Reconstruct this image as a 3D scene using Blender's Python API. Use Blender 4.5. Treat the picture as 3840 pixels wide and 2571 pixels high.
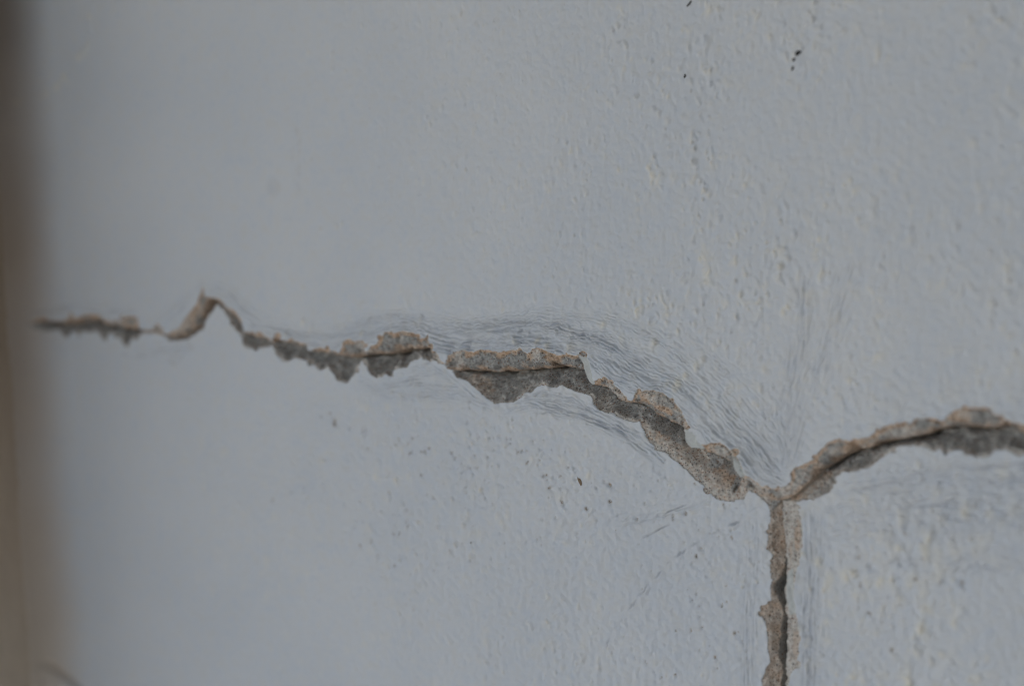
import bpy, math, random
import numpy as np

# ------------------------------------------------------------------ reset
for _o in list(bpy.data.objects):
    bpy.data.objects.remove(_o, do_unlink=True)
scene = bpy.context.scene
col = scene.collection
R = math.radians

# ------------------------------------------------------------------ camera
CZ = 1.40                       # height of the picture centre on the wall (m)
YAW, PITCH, DIST = R(33.0), R(5.0), 0.80
HALF = 0.3125                   # tan of half the horizontal field of view
FPX = 3840 / (2 * HALF)
fwd = np.array([-math.sin(YAW) * math.cos(PITCH), math.cos(YAW) * math.cos(PITCH), -math.sin(PITCH)])
rgt = np.array([math.cos(YAW), math.sin(YAW), 0.0])
upv = np.cross(rgt, fwd)
CAM = np.array([0.0, 0.0, CZ]) - DIST * fwd

cam_d = bpy.data.cameras.new('camera')
cam_d.sensor_width = 36.0
cam_d.lens = 18.0 / HALF
cam_d.clip_start = 0.02
cam_d.clip_end = 500.0
cam = bpy.data.objects.new('camera', cam_d)
col.objects.link(cam)
from mathutils import Matrix, Vector
m = Matrix.Identity(4)
for i in range(3):
    m[i][0] = rgt[i]; m[i][1] = upv[i]; m[i][2] = -fwd[i]; m[i][3] = CAM[i]
cam.matrix_world = m
scene.camera = cam


def at(X, Y):
    """point of the wall plane (y = 0), in metres, for a traced point of the photograph"""
    X = np.asarray(X, float); Y = np.asarray(Y, float)
    d = fwd[None] + rgt[None] * ((X - 1920) / FPX)[:, None] + upv[None] * ((1285.5 - Y) / FPX)[:, None]
    t = -CAM[1] / d[:, 1]
    p = CAM[None] + d * t[:, None]
    return np.stack([p[:, 0], p[:, 2] - CZ], 1)


foc = at([2250], [1450])[0]
cam_d.dof.use_dof = True
cam_d.dof.focus_distance = float(np.dot(np.array([foc[0], 0, foc[1] + CZ]) - CAM, fwd))
cam_d.dof.aperture_fstop = 3.1

# ------------------------------------------------------------------ sky, sun, exposure
SUN_EL, SUN_AZ = R(56.0), R(218.0)       # azimuth from +Y (north) clockwise
world = bpy.data.worlds.new('World')
scene.world = world
world.use_nodes = True
wn = world.node_tree.nodes; wl = world.node_tree.links
wn.clear()
sky = wn.new('ShaderNodeTexSky')
sky.sky_type = 'NISHITA'
sky.sun_disc = False
sky.sun_elevation = SUN_EL
sky.sun_rotation = SUN_AZ
sky.air_density = 1.0
sky.dust_density = 2.0
bg = wn.new('ShaderNodeBackground'); bg.inputs['Strength'].default_value = 0.15
wo = wn.new('ShaderNodeOutputWorld')
wl.new(sky.outputs[0], bg.inputs['Color']); wl.new(bg.outputs[0], wo.inputs['Surface'])

sun_d = bpy.data.lights.new('sun', 'SUN')
sun_d.energy = 3.6
sun_d.angle = R(0.53)
sun_d.color = (1.0, 0.93, 0.83)
sun = bpy.data.objects.new('sun', sun_d)
col.objects.link(sun)
to_sun = Vector((math.sin(SUN_AZ) * math.cos(SUN_EL), math.cos(SUN_AZ) * math.cos(SUN_EL), math.sin(SUN_EL)))
sun.rotation_euler = (-to_sun).to_track_quat('-Z', 'Y').to_euler()
sun.location = (3, -4, 6)

vs = scene.view_settings
vs.view_transform = 'Standard'
vs.look = 'None'
vs.exposure = 0.74
vs.gamma = 1.0
vs.use_curve_mapping = False
scene.render.engine = 'CYCLES'
scene.cycles.use_denoising = True
scene.cycles.filter_width = 1.15
scene.cycles.use_adaptive_sampling = False
scene.cycles.max_bounces = 8
scene.cycles.diffuse_bounces = 5

# ------------------------------------------------------------------ materials
def new_mat(name):
    mt = bpy.data.materials.new(name); mt.use_nodes = True
    nt = mt.node_tree
    b = nt.nodes['Principled BSDF']
    return mt, nt, b


def N(nt, t, **kw):
    n = nt.nodes.new(t)
    for k, v in kw.items():
        setattr(n, k, v)
    return n


def noise(nt, vec, scale, detail=3.0, rough=0.55):
    n = N(nt, 'ShaderNodeTexNoise'); n.inputs['Scale'].default_value = scale
    n.inputs['Detail'].default_value = detail; n.inputs['Roughness'].default_value = rough
    nt.links.new(vec, n.inputs['Vector'])
    return n


def ramp(nt, fac, stops):
    r = N(nt, 'ShaderNodeValToRGB')
    el = r.color_ramp.elements
    while len(el) < len(stops):
        el.new(0.5)
    for e, (p, c) in zip(el, stops):
        e.position = p; e.color = c if len(c) == 4 else (*c, 1)
    nt.links.new(fac, r.inputs['Fac'])
    return r


def mixc(nt, fac, a, b, mode='MIX'):
    mx = N(nt, 'ShaderNodeMix', data_type='RGBA', blend_type=mode)
    for sock, v in ((mx.inputs[0], fac), (mx.inputs[6], a), (mx.inputs[7], b)):
        if hasattr(v, 'is_linked') or hasattr(v, 'links'):
            nt.links.new(v, sock)
        elif isinstance(v, (int, float)):
            sock.default_value = v
        else:
            sock.default_value = (*v, 1)
    return mx.outputs[2]


def math_node(nt, op, a, b=0.0, clamp=False):
    n = N(nt, 'ShaderNodeMath', operation=op, use_clamp=clamp)
    for sock, v in ((n.inputs[0], a), (n.inputs[1], b)):
        if isinstance(v, (int, float)):
            sock.default_value = v
        else:
            nt.links.new(v, sock)
    return n.outputs[0]


def attr(nt, name):
    a = N(nt, 'ShaderNodeAttribute'); a.attribute_name = name
    return a.outputs['Fac']


def shaded_brown(nt, v):
    """brown shade of the corner painted in, darker higher up and lighter lower down"""
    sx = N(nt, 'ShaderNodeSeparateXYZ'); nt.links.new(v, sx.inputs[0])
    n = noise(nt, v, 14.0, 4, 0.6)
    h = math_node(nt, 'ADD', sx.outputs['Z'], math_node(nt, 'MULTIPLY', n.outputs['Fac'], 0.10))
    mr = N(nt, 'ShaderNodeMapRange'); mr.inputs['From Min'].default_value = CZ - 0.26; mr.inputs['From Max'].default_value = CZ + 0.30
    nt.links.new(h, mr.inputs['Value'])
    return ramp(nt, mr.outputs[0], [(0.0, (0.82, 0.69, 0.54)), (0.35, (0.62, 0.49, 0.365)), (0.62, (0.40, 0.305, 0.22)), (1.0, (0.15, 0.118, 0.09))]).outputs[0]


def brown_material():
    mt, nt, b = new_mat('shaded_brown_plaster')
    tc = N(nt, 'ShaderNodeTexCoord'); v = tc.outputs['Object']
    nt.links.new(shaded_brown(nt, v), b.inputs['Base Color'])  # corner shade and its height gradient put into the colour
    b.inputs['Roughness'].default_value = 0.85
    b.inputs['Specular IOR Level'].default_value = 0.25
    bp = N(nt, 'ShaderNodeBump'); bp.inputs['Strength'].default_value = 0.3; bp.inputs['Distance'].default_value = 0.001
    nt.links.new(noise(nt, v, 300.0, 4, 0.6).outputs['Fac'], bp.inputs['Height'])
    nt.links.new(bp.outputs['Normal'], b.inputs['Normal'])
    return mt


def paint_material():
    mt, nt, b = new_mat('white_wall_paint')
    tc = N(nt, 'ShaderNodeTexCoord'); v = tc.outputs['Object']
    n1 = noise(nt, v, 9.0, 4, 0.6)
    n2 = noise(nt, v, 160.0, 3, 0.6)
    base = ramp(nt, n1.outputs['Fac'], [(0.3, (0.670, 0.714, 0.766)), (0.7, (0.732, 0.762, 0.793))]).outputs[0]
    var = ramp(nt, n2.outputs['Fac'], [(0.30, (0.93, 0.96, 1.0)), (0.5, (1, 1, 1)), (0.72, (1.0, 0.97, 0.92))]).outputs[0]
    c = mixc(nt, 0.7, base, var, 'MULTIPLY')
    # dirt in pits, shade and grime painted in folds, measured off the wall itself
    n3 = noise(nt, v, 900.0, 2, 0.6)
    dcol = ramp(nt, n3.outputs['Fac'], [(0.35, (0.13, 0.105, 0.075)), (0.65, (0.40, 0.31, 0.21))]).outputs[0]
    # warm highlights on raised grains, painted into the colour
    c = mixc(nt, attr(nt, 'grain_light'), c, (0.86, 0.82, 0.70))
    n5 = noise(nt, v, 1700.0, 2, 0.6)
    brk = ramp(nt, n5.outputs['Fac'], [(0.36, (0.35, 0.35, 0.35)), (0.55, (1, 1, 1))]).outputs[0]
    c = mixc(nt, math_node(nt, 'MULTIPLY', attr(nt, 'dirt'), brk), c, dcol)
    c = mixc(nt, attr(nt, 'shade_grime'), c, (0.30, 0.325, 0.38))  # groove shade with a little grime, painted into the colour
    c = mixc(nt, attr(nt, 'corner_shade'), c, shaded_brown(nt, v))  # brown shade of the corner painted over the cove
    nt.links.new(c, b.inputs['Base Color'])
    b.inputs['Roughness'].default_value = 0.62
    b.inputs['Specular IOR Level'].default_value = 0.35
    bp = N(nt, 'ShaderNodeBump'); bp.inputs['Strength'].default_value = 0.22; bp.inputs['Distance'].default_value = 0.0004
    n4 = noise(nt, v, 1400.0, 3, 0.6)
    nt.links.new(n4.outputs['Fac'], bp.inputs['Height'])
    nt.links.new(bp.outputs['Normal'], b.inputs['Normal'])
    return mt


def render_material(name='cement_render'):
    """bare sand and cement render: grey core, ochre skin, pale skim coat, sand grains"""
    mt, nt, b = new_mat(name)
    tc = N(nt, 'ShaderNodeTexCoord'); v = tc.outputs['Object']
    g = noise(nt, v, 700.0, 4, 0.65)
    grey = ramp(nt, g.outputs['Fac'], [(0.30, (0.24, 0.24, 0.23)), (0.5, (0.42, 0.42, 0.405)), (0.72, (0.55, 0.54, 0.52))]).outputs[0]
    t = noise(nt, v, 420.0, 4, 0.65)
    tan = ramp(nt, t.outputs['Fac'], [(0.28, (0.43, 0.275, 0.175)), (0.5, (0.68, 0.51, 0.375)), (0.75, (0.79, 0.67, 0.55))]).outputs[0]
    pal = ramp(nt, t.outputs['Fac'], [(0.28, (0.55, 0.50, 0.45)), (0.6, (0.70, 0.675, 0.63))]).outputs[0]
    c = mixc(nt, attr(nt, 'tan'), grey, tan)
    c = mixc(nt, attr(nt, 'pale'), c, pal)
    # sand grains
    for scale, thr, colr, seed in ((1050.0, 0.22, (0.06, 0.04, 0.028), 0.0), (780.0, 0.20, (0.30, 0.14, 0.07), 3.7), (1150.0, 0.18, (0.66, 0.63, 0.58), 9.1), (560.0, 0.15, (0.05, 0.045, 0.04), 5.3)):
        mp = N(nt, 'ShaderNodeMapping'); mp.inputs['Location'].default_value = (seed, seed * 0.7, seed * 1.3)
        nt.links.new(v, mp.inputs['Vector'])
        vo = N(nt, 'ShaderNodeTexVoronoi'); vo.inputs['Scale'].default_value = scale
        nt.links.new(mp.outputs[0], vo.inputs['Vector'])
        f = ramp(nt, vo.outputs['Distance'], [(thr, (1, 1, 1)), (thr + 0.12, (0, 0, 0))]).outputs[0]
        sel = ramp(nt, N_sep(nt, vo.outputs['Color']), [(0.45, (0, 0, 0)), (0.5, (1, 1, 1))]).outputs[0]
        f = math_node(nt, 'MULTIPLY', f, sel)
        c = mixc(nt, math_node(nt, 'MULTIPLY', f, 0.85), c, colr)
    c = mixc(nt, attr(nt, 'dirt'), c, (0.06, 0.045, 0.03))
    nt.links.new(c, b.inputs['Base Color'])
    b.inputs['Roughness'].default_value = 0.9
    b.inputs['Specular IOR Level'].default_value = 0.2
    bp = N(nt, 'ShaderNodeBump'); bp.inputs['Strength'].default_value = 0.6; bp.inputs['Distance'].default_value = 0.0007
    nb = noise(nt, v, 1100.0, 4, 0.7)
    nt.links.new(nb.outputs['Fac'], bp.inputs['Height'])
    nt.links.new(bp.outputs['Normal'], b.inputs['Normal'])
    return mt


def N_sep(nt, colour):
    s = N(nt, 'ShaderNodeSeparateColor')
    nt.links.new(colour, s.inputs[0])
    return s.outputs[0]


def simple_material(name, c0, c1, scale, rough=0.85, bump=0.3, bdist=0.002, bscale=None):
    mt, nt, b = new_mat(name)
    tc = N(nt, 'ShaderNodeTexCoord'); v = tc.outputs['Object']
    n = noise(nt, v, scale, 5, 0.6)
    c = ramp(nt, n.outputs['Fac'], [(0.32, c0), (0.68, c1)]).outputs[0]
    nt.links.new(c, b.inputs['Base Color'])
    b.inputs['Roughness'].default_value = rough
    b.inputs['Specular IOR Level'].default_value = 0.25
    bp = N(nt, 'ShaderNodeBump'); bp.inputs['Strength'].default_value = bump; bp.inputs['Distance'].default_value = bdist
    nb = noise(nt, v, bscale or scale * 4, 4, 0.6)
    nt.links.new(nb.outputs['Fac'], bp.inputs['Height'])
    nt.links.new(bp.outputs['Normal'], b.inputs['Normal'])
    return mt


M_paint = paint_material()
M_flake = simple_material('lifted_paint', (0.54, 0.57, 0.56), (0.64, 0.66, 0.645), 120.0, 0.7, 0.3, 0.0004, 900.0)
M_render = render_material()
M_brown = brown_material()
M_ground = simple_material('sandy_ground', (0.35, 0.335, 0.31), (0.43, 0.415, 0.385), 1.5, 0.95, 0.4, 0.01, 30.0)
M_blocker = simple_material('blocker_paint', (0.11, 0.105, 0.10), (0.14, 0.13, 0.12), 3.0, 0.85, 0.2, 0.002, 60.0)  # dark paint of the added light blockers
M_speck = simple_material('black_dirt', (0.012, 0.010, 0.009), (0.03, 0.025, 0.022), 900.0, 0.7, 0.4, 0.0002, 2500.0)
M_tanchip = simple_material('brown_flake', (0.20, 0.14, 0.09), (0.33, 0.25, 0.17), 700.0, 0.85, 0.4, 0.0003, 1800.0)

# ------------------------------------------------------------------ traced outlines (photograph pixels, laid on the wall plane)
U_EDGE = [(139,1204),(164,1186),(176,1184),(184,1201),(230,1201),(252,1193),(262,1170),(273,1176),(283,1197),(303,1189),(320,1178),(369,1176),(389,1184),(404,1201),(414,1197),(426,1209),(447,1199),(463,1209),(471,1191),(496,1184),(525,1186),(535,1209),(537,1230),(566,1234),(590,1240),(594,1225),(607,1209),(619,1225),(631,1244),(643,1250),(660,1242),(689,1225),(705,1197),(730,1164),(754,1139),(764,1102),(773,1084),(783,1098),(793,1113),(820,1111),(832,1117),(857,1131),(865,1146),(902,1164),(926,1203),(937,1241),(961,1243),(982,1247),(994,1241),(1011,1255),(1039,1269),(1052,1259),(1064,1251),(1076,1271),(1101,1271),(1117,1263),(1130,1275),(1162,1284),(1183,1296),(1199,1308),(1216,1300),(1248,1308),(1273,1312),(1285,1320),(1300,1308),(1300,1284),(1314,1271),(1330,1269),(1345,1280),(1363,1273),(1380,1280),(1392,1304),(1398,1316),(1404,1296),(1429,1288),(1437,1263),(1457,1243),(1486,1241),(1507,1243),(1523,1239),(1552,1243),(1576,1251),(1593,1269),(1605,1255),(1617,1251),(1623,1275),(1634,1294),(1640,1312),(1654,1312),(1666,1333),(1679,1355),(1687,1361),(1695,1345),(1701,1328),(1721,1317),(1754,1311),(1795,1317),(1820,1307),(1869,1313),(1889,1317),(1951,1309),(1971,1301),(1984,1317),(2000,1321),(2016,1305),(2041,1299),(2066,1309),(2086,1323),(2107,1330),(2131,1327),(2148,1323),(2160,1330),(2180,1327),(2205,1330),(2221,1346),(2227,1370),(2238,1403),(2246,1430),(2262,1416),(2287,1409),(2311,1428),(2340,1457),(2361,1481),(2373,1498),(2387,1496),(2398,1470),(2434,1459),(2465,1459),(2491,1465),(2529,1492),(2556,1522),(2579,1557),(2594,1591),(2609,1610),(2625,1645),(2640,1660),(2663,1662),(2678,1654),(2713,1654),(2743,1671),(2774,1702),(2789,1725),(2797,1752),(2808,1775),(2831,1790),(2850,1801),(2869,1820),(2894,1821),(2929,1827),(2956,1818),(2974,1802),(2976,1773),(2981,1755),(2996,1748),(3036,1732),(3065,1713),(3085,1684),(3124,1650),(3158,1637),(3192,1650),(3226,1640),(3270,1635),(3294,1616),(3338,1591),(3382,1584),(3440,1567),(3498,1560),(3528,1570),(3555,1572),(3562,1552),(3591,1535),(3649,1523),(3713,1525),(3747,1547),(3786,1567),(3840,1586),(3900,1592),(4000,1568),(4120,1600),(4260,1575),(4400,1618)]
L_LEFT = [(139,1209),(147,1214),(156,1232),(176,1240),(213,1234),(230,1254),(246,1268),(266,1242),(287,1242),(303,1260),(311,1242),(348,1246),(365,1238),(381,1262),(398,1281),(410,1250),(422,1246),(434,1266),(451,1262),(463,1287),(477,1299),(490,1283),(496,1266),(512,1275),(525,1254),(537,1243),(553,1250),(574,1246),(594,1250),(623,1266),(650,1278),(668,1279),(705,1268),(738,1246),(756,1232),(772,1196),(785,1178),(801,1152),(811,1143),(832,1160),(848,1184),(865,1209),(881,1238),(898,1250),(906,1270),(916,1302),(941,1304),(961,1318),(974,1304),(1019,1296),(1035,1329),(1058,1355),(1080,1353),(1105,1341),(1146,1353),(1170,1366),(1195,1388),(1228,1378),(1244,1398),(1269,1427),(1295,1438),(1310,1419),(1330,1394),(1345,1361),(1359,1349),(1371,1378),(1388,1407),(1408,1419),(1429,1413),(1437,1402),(1466,1415),(1478,1402),(1482,1382),(1523,1378),(1535,1355),(1576,1341),(1597,1349),(1630,1353),(1650,1366),(1679,1376),(1691,1394),(1705,1413),(1746,1428),(1770,1448),(1795,1469),(1820,1493),(1852,1513),(1889,1510),(1930,1506),(1955,1489),(1963,1473),(1992,1469),(2012,1452),(2029,1444),(2049,1448),(2082,1452),(2102,1444),(2131,1457),(2164,1469),(2197,1477),(2215,1489),(2221,1514),(2246,1539),(2275,1547),(2295,1547),(2320,1567),(2361,1582),(2396,1580),(2407,1610),(2418,1637),(2437,1660),(2468,1690),(2491,1696),(2506,1713),(2540,1736),(2583,1778),(2621,1813),(2659,1847),(2690,1874),(2713,1880),(2751,1876),(2786,1872),(2796,1851),(2803,1836),(2822,1849),(2856,1872),(2878,1897),(2884,1924)]
V_LEFT = [(2885,1942),(2880,1979),(2874,2034),(2871,2061),(2892,2075),(2894,2107),(2882,2121),(2887,2144),(2890,2199),(2888,2250),(2874,2264),(2847,2273),(2851,2305),(2871,2337),(2876,2379),(2880,2438),(2888,2480),(2871,2503),(2862,2540),(2860,2571),(2852,2640),(2868,2720),(2858,2800),(2872,2880)]
V_RIGHT = [(2982,1891),(3000,1942),(3007,1997),(3005,2052),(2995,2103),(2986,2144),(2977,2190),(2975,2241),(2986,2310),(2998,2379),(2995,2448),(2982,2503),(2966,2530),(2956,2571),(2960,2640),(2972,2720),(2964,2800),(2955,2880)]
L_RIGHT = [(2976,1884),(3012,1874),(3055,1869),(3090,1854),(3114,1835),(3128,1810),(3130,1786),(3158,1771),(3226,1762),(3275,1742),(3304,1718),(3343,1689),(3367,1674),(3396,1669),(3445,1672),(3479,1679),(3508,1693),(3523,1681),(3547,1708),(3567,1689),(3606,1684),(3625,1698),(3659,1713),(3713,1710),(3727,1689),(3771,1684),(3805,1698),(3840,1723),(3900,1740),(4050,1700),(4260,1722),(4400,1622)]
K_LEFT = [(139,1207),(197,1211),(230,1217),(262,1213),(311,1209),(348,1207),(389,1215),(426,1225),(463,1234),(500,1238),(533,1234),(557,1239),(590,1246),(627,1257),(660,1272),(700,1259),(730,1239),(752,1215),(770,1172),(787,1128),(816,1130),(848,1146),(872,1172),(905,1200),(926,1245),(940,1258),(1035,1279),(1097,1288),(1146,1298),(1195,1317),(1240,1326),(1285,1339),(1330,1344),(1355,1335),(1392,1331),(1441,1331),(1474,1329),(1507,1312),(1572,1310),(1618,1304),(1634,1325),(1660,1350),(1680,1367),(1700,1384),(1730,1391),(1787,1396),(1848,1398),(1910,1397),(1984,1388),(2053,1383),(2107,1376),(2156,1383),(2201,1397),(2217,1424),(2250,1448),(2287,1461),(2307,1485),(2336,1506),(2389,1512),(2430,1534),(2468,1568),(2506,1591),(2548,1597),(2567,1625),(2583,1656),(2613,1687),(2659,1696),(2697,1717),(2743,1740),(2766,1763),(2785,1792),(2812,1808),(2858,1836),(2895,1860),(2922,1874)]
K_RIGHT = [(2922,1874),(2963,1868),(3002,1846),(3041,1806),(3075,1764),(3119,1737),(3167,1708),(3216,1689),(3270,1679),(3333,1658),(3391,1645),(3460,1636),(3518,1616),(3567,1601),(3625,1601),(3674,1611),(3732,1611),(3786,1596),(3840,1625),(3900,1640),(4000,1625),(4120,1650),(4260,1630),(4400,1620)]
K_DOWN = [(2922,1874),(2924,1910),(2923,1942),(2931,1988),(2936,2043),(2938,2089),(2937,2135),(2935,2172),(2931,2218),(2931,2264),(2938,2301),(2942,2347),(2939,2402),(2935,2457),(2938,2507),(2942,2571),(2936,2640),(2944,2720),(2936,2800),(2942,2880)]


_cr = lambda q: [((300 - (300 - a_) * 0.80) if a_ < 300 else a_, b_) for a_, b_ in q]      # the end of the crack climbs the cove
U_EDGE, L_LEFT, K_LEFT = _cr(U_EDGE), _cr(L_LEFT), _cr(K_LEFT)


def W(pts):
    a = np.array(pts, float)
    return at(a[:, 0], a[:, 1])


rng = np.random.default_rng(11)


# ------------------------------------------------------------------ noise
def _hash(ix, iy, seed):
    h = (ix.astype(np.int64) * 374761393 + iy.astype(np.int64) * 668265263 + seed * 974634777) & 0xffffffff
    h = ((h ^ (h >> 13)) * 1274126177) & 0xffffffff
    return ((h ^ (h >> 16)) & 0xffff).astype(np.float32) * np.float32(2 * math.pi / 65536)


def perlin(x, y, seed=0):
    x = np.asarray(x, np.float64); y = np.asarray(y, np.float64)
    ix = np.floor(x); iy = np.floor(y)
    fx = (x - ix).astype(np.float32); fy = (y - iy).astype(np.float32)
    u = fx * fx * fx * (fx * (fx * 6 - 15) + 10); v = fy * fy * fy * (fy * (fy * 6 - 15) + 10)

    def g(dx, dy):
        a = _hash(ix + dx, iy + dy, seed)
        return np.cos(a) * (fx - dx) + np.sin(a) * (fy - dy)
    n00, n10, n01, n11 = g(0, 0), g(1, 0), g(0, 1), g(1, 1)
    return ((n00 * (1 - u) + n10 * u) * (1 - v) + (n01 * (1 - u) + n11 * u) * v) * 1.5


def sm(a, b, x):
    t = np.clip((x - a) / (b - a), 0, 1)
    return t * t * (3 - 2 * t)


# ------------------------------------------------------------------ the wall sheet: one height field, later cut into its pieces
MM = 0.001
corner_x = float(at([158], [1205])[0][0])
COVE = 0.026
LEAN = -0.055


def axis(marks):
    """grid lines: marks = [(start, step), ..., (end, None)]"""
    out = []
    for (a, st), (b, _) in zip(marks[:-1], marks[1:]):
        n = max(1, int(round((b - a) / st)))
        out.append(np.linspace(a, b, n, endpoint=False))
    out.append([marks[-1][0]])
    return np.concatenate(out)


xl = lambda X, Y=1300: float(at([X], [Y])[0][0])
zl = lambda Y, X=2200: float(at([X], [Y])[0][1])
xs = axis([(corner_x - 0.012, 0.6 * MM), (corner_x + 0.02, 0.9 * MM), (xl(700), 0.55 * MM), (xl(1300), 0.42 * MM), (xl(2950), 0.46 * MM), (xl(3860), 1.0 * MM), (xl(4450), 8 * MM), (0.6, 60 * MM), (3.2, None)])
ztop, zbot = zl(0, 3840) + 0.012, zl(2571, 3840) - 0.012
zs = axis([(-CZ, 80 * MM), (-0.32, 8 * MM), (zl(2571, 0) - 0.015, 0.9 * MM), (zbot, 0.52 * MM), (zl(2000, 2800), 0.33 * MM), (zl(1130), 0.55 * MM), (ztop, 1.2 * MM), (zl(0, 0) + 0.015, 10 * MM), (0.35, 80 * MM), (1.15, None)])
nx, nz = len(xs), len(zs)
print('grid', nx, nz, nx * nz, zs[0], zs[-1], bool((np.diff(zs) > 0).all() and (np.diff(xs) > 0).all()))
X2, Z2 = np.meshgrid(xs, zs)            # [row z, column x]
# traced coordinates of every grid point (used to place stains and texture zones)
Pw = np.stack([X2, np.zeros_like(X2), Z2 + CZ], -1) - CAM
dep = Pw @ fwd
PX = 1920 + FPX * (Pw @ rgt) / dep
PY = 1285.5 - FPX * (Pw @ upv) / dep
del Pw, dep


def inside(poly):
    mask = np.zeros((nz, nx), bool)
    p = np.asarray(poly); q = np.roll(p, -1, 0)
    for (x0, z0), (x1, z1) in zip(p, q):
        if z0 == z1:
            continue
        lo, hi = (z0, z1) if z0 < z1 else (z1, z0)
        r0, r1 = np.searchsorted(zs, lo, 'left'), np.searchsorted(zs, hi, 'left')
        if r1 <= r0:
            continue
        xc = x0 + (zs[r0:r1] - z0) * (x1 - x0) / (z1 - z0)
        k = np.searchsorted(xs, xc, 'left')
        for r, kk in zip(range(r0, r1), k):
            mask[r, :kk] ^= True
    return mask


def dist(poly, rad, closed=False):
    D = np.full((nz, nx), rad, np.float32)
    p = np.asarray(poly)
    q = np.roll(p, -1, 0) if closed else p[1:]
    for (x0, z0), (x1, z1) in zip(p if closed else p[:-1], q):
        c0, c1 = np.searchsorted(xs, min(x0, x1) - rad), np.searchsorted(xs, max(x0, x1) + rad)
        r0, r1 = np.searchsorted(zs, min(z0, z1) - rad), np.searchsorted(zs, max(z0, z1) + rad)
        if c1 <= c0 or r1 <= r0:
            continue
        ax = xs[c0:c1][None, :] - x0; az = zs[r0:r1][:, None] - z0
        dx, dz = x1 - x0, z1 - z0
        L2 = dx * dx + dz * dz + 1e-14
        t = np.clip((ax * dx + az * dz) / L2, 0, 1)
        d = np.sqrt((ax - t * dx) ** 2 + (az - t * dz) ** 2)
        w = D[r0:r1, c0:c1]
        np.minimum(w, d, out=w)
    return D


def resample(p, step, ragged=0.0, seed=0, closed=False, wave=2.2 * MM):
    p = np.asarray(p, float)
    if closed:
        p = np.vstack([p, p[:1]])
    seg = np.sqrt((np.diff(p, axis=0) ** 2).sum(1))
    s = np.concatenate([[0], np.cumsum(seg)])
    n = max(2, int(s[-1] / step))
    t = np.linspace(0, s[-1], n, endpoint=not closed)
    o = np.stack([np.interp(t, s, p[:, 0]), np.interp(t, s, p[:, 1])], 1)
    if ragged:
        o[:, 0] += ragged * (perlin(t / wave, t * 0 + 0.3, seed) + 0.6 * perlin(t / (wave * 0.4), t * 0 + 7.3, seed + 1))
        o[:, 1] += ragged * (perlin(t / wave, t * 0 + 3.3, seed + 2) + 0.6 * perlin(t / (wave * 0.4), t * 0 + 1.3, seed + 3))
    return o


kL, kR, kD = W(K_LEFT), W(K_RIGHT), W(K_DOWN)
chip_poly = W(U_EDGE + L_RIGHT[::-1] + V_RIGHT + V_LEFT[::-1] + L_LEFT[::-1])
chip_poly = resample(chip_poly, 0.5 * MM, 0.42 * MM, 5, True)
chip = inside(chip_poly)
de = dist(chip_poly, 16 * MM, True)
sd = np.where(chip, -de, de)
for k in range(110):                                       # small bites and crumbs along the broken edge
    c = chip_poly[int(rng.integers(0, len(chip_poly)))] + rng.normal(0, 0.3, 2) * MM
    r = min(0.5 + rng.exponential(0.6), 2.2) * MM
    c0, c1 = np.searchsorted(xs, [c[0] - 4 * MM, c[0] + 4 * MM]); r0, r1 = np.searchsorted(zs, [c[1] - 4 * MM, c[1] + 4 * MM])
    dd = np.hypot(xs[c0:c1][None, :] - c[0], (zs[r0:r1][:, None] - c[1]) * rng.uniform(0.8, 1.3)) - r
    w_ = sd[r0:r1, c0:c1]
    sd[r0:r1, c0:c1] = np.minimum(w_, dd) if k % 5 else np.maximum(w_, -dd)
chip0 = chip
chip = sd < 0
de = np.minimum(np.abs(sd), 16 * MM).astype(np.float32)
KR = 0.11
kLr, kRr, kDr = resample(kL, 3 * MM), resample(kR, 3 * MM), resample(kD, 3 * MM)
kLf, kRf, kDf = (resample(k, 0.6 * MM, 0.8 * MM, 40 + i, wave=4.5 * MM) for i, k in enumerate((kL, kR, kD)))
dk_h = np.minimum(dist(kLf, 16 * MM), dist(kRf, 16 * MM))
dk_v = dist(kDf, 16 * MM)
dk_h_far = np.minimum(dist(kLr, KR), dist(kRr, KR))
up_in = inside(np.vstack([W(U_EDGE), W(K_RIGHT)[::-1], W(K_LEFT)[::-1][1:]]))
vert_left_in = inside(W(K_DOWN + V_LEFT[::-1] + [(2884, 1924)]))
vert_right_in = inside(W(K_DOWN + V_RIGHT[::-1] + [(2976, 1884)]))
# which side of the crack: along the spine for the paint, by outline inside the chipped zone
spine = W(K_LEFT + K_RIGHT[1:])
order = np.argsort(spine[:, 0])
zsp = np.interp(xs, spine[order, 0], spine[order, 1])
xkd = np.interp(zs, kD[::-1, 1], kD[::-1, 0])
side = Z2 > zsp[None, :]
newc = chip & ~(up_in | vert_left_in | vert_right_in) & ~inside(W(L_LEFT + [(2922, 1874)] + K_LEFT[::-1])) & ~inside(W(K_RIGHT + L_RIGHT[::-1]))
up_in = up_in | (newc & side)
near_v = np.abs(X2 - xkd[:, None]) < 14 * MM
lowv = (PY > 1905) & near_v & newc & ~side
vert_left_in = vert_left_in | (lowv & (X2 < xkd[:, None]))
vert_right_in = vert_right_in | (lowv & (X2 >= xkd[:, None]))
above = np.where(chip, up_in, side)
# the paint next to the steep zigzag needs the traced outline, not a function of x
zig = inside(W([(560, 1020), (1000, 1020)] + [p for p in U_EDGE if 540 < p[0] < 1000][::-1]))
above = np.where(~chip & zig, True, above)
zigl = inside(W([(560, 1420), (1000, 1420)] + [p for p in L_LEFT if 540 < p[0] < 1000][::-1]))
above = np.where(~chip & zigl, False, above)
xkd = np.interp(zs, kD[::-1, 1], kD[::-1, 0])
right_of = X2 > xkd[:, None]

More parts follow.
